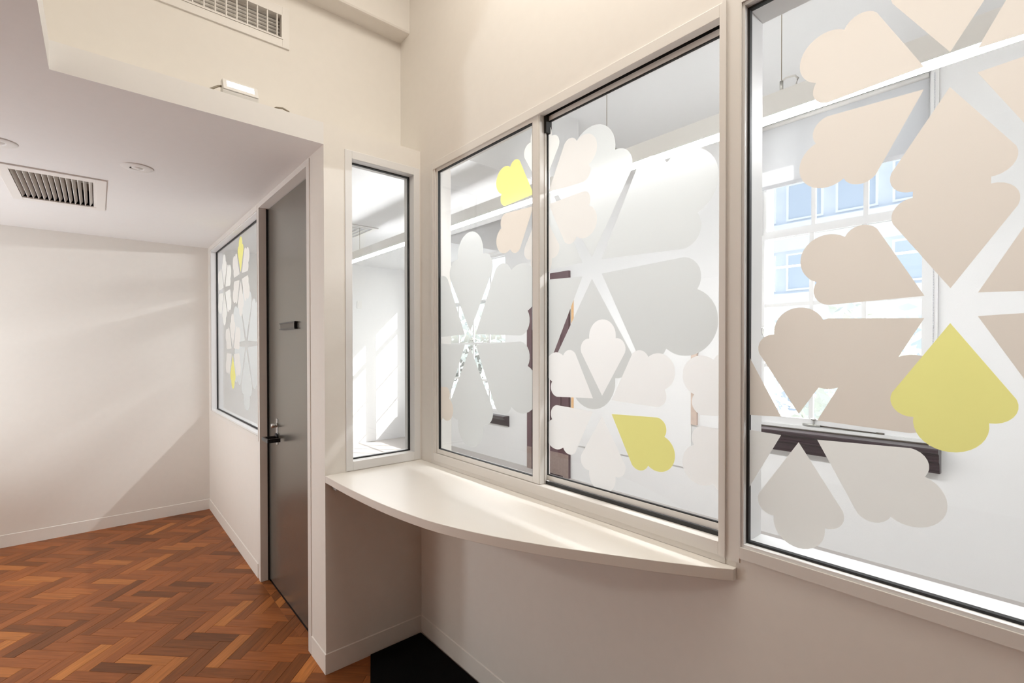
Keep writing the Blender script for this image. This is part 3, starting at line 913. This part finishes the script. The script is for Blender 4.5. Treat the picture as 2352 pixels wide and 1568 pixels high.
# ------------------------------------------------------------------ window_5: sash window in the outer wall
w5 = root('window_5', (XO, 1.13, 0.86), kind='structure')
ring('frame', 'x', XO + 0.03, XO + 0.13, 0.575, 1.69, 0.86, 3.30, 0.030, MT['frame_white'], w5)
boxes('casing', [(XO - 0.02, XO, 0.545, 0.585, 0.86, 3.30), (XO - 0.02, XO, 1.68, 1.74, 0.86, 3.34), (XO - 0.02, XO, 0.545, 1.74, 3.30, 3.36)], MT['frame_white'], w5)
def sash(par, x0, x1, ya, yb, za, zb, cols, rows, stile=0.045, rail=0.055, bar=0.03):
    ring('sash', 'x', x0, x1, ya, yb, za, zb, stile, MT['frame_white'], par, wt=rail * 0.7, wb=rail * 1.3)
    s = [c for c in par.children if c.name.startswith('sash')][-1]
    for c in cols: boxes('glazing_bar', [(x0 + 0.008, x1 - 0.004, c - bar / 2, c + bar / 2, za + rail, zb - rail * 0.7)], MT['frame_white'], s)
    for r in rows: boxes('glazing_bar', [(x0 + 0.0095, x1 - 0.0055, ya + stile, yb - stile, r - bar / 2, r + bar / 2)], MT['frame_white'], s)
    glass('pane', 'x', (x0 + x1) / 2 + 0.006, ya + stile * 0.8, yb - stile * 0.8, za + rail * 0.8, zb - rail * 0.6, s, t=0.004)
    return s
sash(w5, XO + 0.050, XO + 0.085, 0.590, 1.675, 0.875, 2.42, (0.955, 1.290), (1.355, 1.842))
sash(w5, XO + 0.090, XO + 0.125, 0.590, 1.675, 2.38, 3.285, (0.955, 1.290), (2.85,))
# moulded dark sill with returned ends
sill_prof = [(XO, 0.862), (XO - 0.118, 0.858), (XO - 0.124, 0.850), (XO - 0.124, 0.836), (XO - 0.116, 0.828), (XO - 0.098, 0.822), (XO - 0.090, 0.806), (XO - 0.088, 0.790),
             (XO - 0.094, 0.786), (XO - 0.094, 0.774), (XO - 0.084, 0.768), (XO - 0.072, 0.758), (XO - 0.064, 0.738), (XO - 0.062, 0.716), (XO - 0.056, 0.706), (XO - 0.056, 0.694), (XO, 0.690)]
prism('window_sill', [(x, z) for x, z in sill_prof], 0.525, 1.78, MT['dark_wood'], w5, axis='y')
boxes('sill_track', [(XO, XO + 0.05, 0.575, 1.69, 0.860, 0.868)], MT['bronze'], w5)
# stay bar and knob on the lower rail
st = tube('stay_bar', [(XO + 0.044, 1.30, 0.905), (XO + 0.044, 0.84, 0.893)], 0.005, MT['bronze'], w5, seg=10)
tube('stay_end', [(XO + 0.044, 0.875, 0.894), (XO + 0.044, 0.83, 0.892)], 0.009, MT['bronze'], st)
tube('stay_bracket', [(XO + 0.044, 1.34, 0.905), (XO + 0.044, 1.22, 0.902)], 0.010, MT['steel'], st)
lathe('stay_knob', [(0.0, 0.048), (0.018, 0.046), (0.021, 0.038), (0.016, 0.030), (0.006, 0.024), (0.006, -0.012), (0.0, -0.012)], MT['steel'], st, loc=(XO + 0.040, 1.265, 0.915), seg=20)
kn = lathe('window_catch', [(0.0, 0.035), (0.012, 0.032), (0.014, 0.022), (0.006, 0.012), (0.006, -0.02), (0.0, -0.02)], MT['steel'], w5, loc=(XO + 0.030, 1.640, 1.635), seg=16)
tube('catch_arm', [(XO + 0.03, 1.64, 1.615), (XO + 0.03, 1.61, 1.56)], 0.005, MT['steel'], kn)

bl = root('roller_blind', (XO - 0.01, 1.13, 2.78), 'half lowered white roller blind over the sash window', 'blind')
boxes('cloth', [(XO + 0.020, XO + 0.0215, 0.600, 1.672, 2.80, 3.28)], MT['blind'], bl)
boxes('bottom_rail', [(XO + 0.012, XO + 0.030, 0.600, 1.672, 2.775, 2.805)], MT['panel_grey'], bl)
tube('roller', [(XO + 0.02, 0.600, 3.275), (XO + 0.02, 1.672, 3.275)], 0.018, MT['plastic'], bl, seg=16)
# bead chain
bm = bmesh.new()
zz = 1.15
while zz < 3.27:
    bmesh.ops.create_icosphere(bm, subdivisions=1, radius=0.0045, matrix=Matrix.Translation(Vector((XO - 0.024, 0.566, zz)) - Vector(parent_origin(bl))))
    zz += 0.0105
ch = from_bm('bead_chain', bm, MT['panel_grey'], bl); ch['kind'] = 'stuff'

# ------------------------------------------------------------------ window_6: far office window pair
w6 = root('window_6', (XO, 5.9, 0.60), kind='structure')
ring('frame', 'x', XO + 0.02, XO + 0.10, 4.88, 6.43, 0.60, 2.76, 0.022, MT['frame_white'], w6)
ring('side_frame', 'x', XO + 0.02, XO + 0.10, 6.49, 6.98, 0.60, 2.76, 0.012, MT['frame_white'], w6)
sash(w6, XO + 0.035, XO + 0.06, 4.902, 6.408, 0.62, 2.18, (5.28, 5.655, 6.03), (1.04, 1.56), stile=0.02, rail=0.03)
sash(w6, XO + 0.065, XO + 0.09, 4.902, 6.408, 2.13, 2.75, (5.28, 5.655, 6.03), (), stile=0.02, rail=0.03)
sash(w6, XO + 0.035, XO + 0.06, 6.502, 6.968, 0.62, 2.18, (), (1.04, 1.56), stile=0.01, rail=0.03)
sash(w6, XO + 0.065, XO + 0.09, 6.502, 6.968, 2.13, 2.75, (), (), stile=0.01, rail=0.03)
prism('window_sill', [(XO, 0.60), (XO - 0.10, 0.60), (XO - 0.10, 0.575), (XO - 0.07, 0.55), (XO - 0.06, 0.52), (XO - 0.03, 0.47), (XO, 0.46)], 4.80, 7.05, MT['dark_wood'], w6, axis='y')
kn = lathe('window_catch', [(0.0, 0.030), (0.018, 0.028), (0.020, 0.018), (0.008, 0.010), (0.008, -0.02), (0.0, -0.02)], MT['steel'], w6, loc=(XO + 0.02, 5.645, 1.615), seg=16)
tube('catch_arm', [(XO + 0.02, 5.70, 1.605), (XO + 0.02, 5.645, 1.612), (XO + 0.02, 5.60, 1.58)], 0.008, MT['steel'], kn)

# ------------------------------------------------------------------ door_2: brown panelled door in the outer wall
d2 = root('door_2', (XO, 4.05, 0), kind='structure')
ring('architrave', 'x', XO - 0.035, XO, 3.72, 4.42, 0.0, 2.38, 0.085, MT['brown_door'], d2, wb=0.001)
lf = boxes('door_leaf', [(XO - 0.020, XO, 3.805, 4.335, 0.01, 2.295)], MT['brown_door'], d2)
boxes('upper_panel', [(XO - 0.026, XO - 0.020, 3.86, 4.335, 1.72, 2.27)], MT['panel_grey'], d2)
for (a, b, c, d) in ((3.85, 4.04, 0.36, 0.98), (4.10, 4.29, 0.36, 0.98), (3.85, 4.04, 1.08, 1.66), (4.10, 4.29, 1.08, 1.66)):
    ring('panel_moulding', 'x', XO - 0.028, XO - 0.020, a, b, c, d, 0.018, MT['brown_door'], lf)
boxes('kick_plate', [(XO - 0.024, XO - 0.020, 3.805, 4.335, 0.012, 0.27), (XO - 0.037, XO - 0.035, 3.72, 3.805, 0.0, 0.27), (XO - 0.037, XO - 0.035, 4.335, 4.42, 0.0, 0.27)], MT['kick'], d2)
tube('door_handle', [(XO - 0.020, 4.30, 1.05), (XO - 0.06, 4.30, 1.05), (XO - 0.062, 4.22, 1.05)], 0.009, MT['steel'], d2)

wp = root('wall_panel', (XO, 2.93, 0.36), 'white board panel with raw pine edge battens between brown door and sash window', 'panel')
boxes('board', [(XO - 0.018, XO, 2.235, 3.655, 0.40, 2.10)], MT['office_wall'], wp)
boxes('batten', [(XO - 0.022, XO, 3.655, 3.690, 0.40, 2.10)], MT['pine'], wp)
boxes('batten', [(XO - 0.022, XO, 2.178, 2.235, 0.80, 1.50)], MT['pine_grey'], wp)

# ------------------------------------------------------------------ outdoors
o = boxes('ground', [(XO + 0.4, 60, -40, 60, -4.2, -4.0)], MT['ground']); o['kind'] = 'structure'
def building(loc_x, y0, y1, z0, z1, nfl, nb, label, name='office_tower', m='facade'):
    r = root(name, (loc_x, (y0 + y1) / 2, z0), label, 'building')
    boxes('facade', [(loc_x, loc_x + 6, y0, y1, z0, z1)], MT[m], r)
    fh = (z1 - z0) / nfl
    for f in range(nfl):
        boxes('floor_band', [(loc_x - 0.25, loc_x, y0, y1, z0 + f * fh, z0 + f * fh + fh * 0.38)], MT['facade_light'], r)
        for b in range(nb):
            ya_ = y0 + (y1 - y0) * (b + 0.12) / nb; yb_ = y0 + (y1 - y0) * (b + 0.88) / nb
            ring('window', 'x', loc_x - 0.12, loc_x, ya_, yb_, z0 + f * fh + fh * 0.42, z0 + f * fh + fh * 0.95, 0.09, MT['facade_light'], r)
            w = [c for c in r.children][-1]
            boxes('pane', [(loc_x - 0.05, loc_x - 0.01, ya_ + 0.09, yb_ - 0.09, z0 + f * fh + fh * 0.42 + 0.09, z0 + f * fh + fh * 0.95 - 0.09)], MT['facade_glass'], w)
    return r
building(26, 1.0, 22.0, -4.0, 20.0, 7, 10, 'blue-grey office tower with ribbon windows beyond the sash window')

def tree(x, y, z0, h, rad, label, seed):
    rnd = random.Random(seed)
    r = root('street_tree', (x, y, z0), label, 'tree', 'trees outside the sash window')
    tube('trunk', [(x, y, z0), (x + 0.1, y, z0 + h * 0.3), (x, y + 0.1, z0 + h * 0.6)], 0.14, MT['bark'], r)
    bm = bmesh.new()
    for k in range(1500):
        while True:
            v = Vector((rnd.uniform(-1, 1), rnd.uniform(-1, 1), rnd.uniform(-1, 1)))
            if v.length < 1: break
        p = Vector((v.x * rad, v.y * rad, h * 0.62 + v.z * h * 0.42))
        a = Vector((rnd.uniform(-1, 1), rnd.uniform(-1, 1), rnd.uniform(-1, 1))).normalized()
        b = a.cross(Vector((rnd.uniform(-1, 1), rnd.uniform(-1, 1), rnd.uniform(-1, 1)))).normalized()
        s = rnd.uniform(0.10, 0.2)
        q = [bm.verts.new(p + a * s), bm.verts.new(p + b * s * 0.5), bm.verts.new(p - a * s), bm.verts.new(p - b * s * 0.5)]
        bm.faces.new(q)
    cr = from_bm('crown', bm, MT['leaf'], r); cr['kind'] = 'stuff'
tree(11.5, 2.6, -4.0, 6.4, 1.25, 'bushy street tree behind the middle panes of the sash window', 3)
tree(13.5, 6.0, -4.0, 6.9, 1.7, 'taller street tree beside the white pier outside the sash window', 5)
tree(11.0, -0.4, -4.0, 6.0, 1.25, 'shorter street tree at the casing side of the sash window', 8)
tree(12.0, 14.5, -4.0, 7.4, 2.6, 'wide street tree outside the far pair of office windows', 11)

# lamp body added out of view beneath the upward corridor fill light
ul = root('fill_light_stand', (-1.6, 4.1, 0.0), 'low white stand added under the corridor fill light', 'lamp')
lathe('base', [(0.0, 0.02), (0.13, 0.018), (0.14, 0.010), (0.14, 0.0), (0.0, 0.0)], MT['plastic'], ul, loc=(-1.6, 4.1, 0.0))
tube('pole', [(-1.6, 4.1, 0.018), (-1.6, 4.1, 0.41)], 0.014, MT['plastic'], ul, seg=16)
lathe('bowl', [(0.0, 0.39), (0.10, 0.40), (0.20, 0.46), (0.26, 0.53), (0.264, 0.534), (0.25, 0.53), (0.195, 0.468), (0.10, 0.41), (0.0, 0.40)], MT['plastic'], ul, loc=(-1.6, 4.1, 0.0))
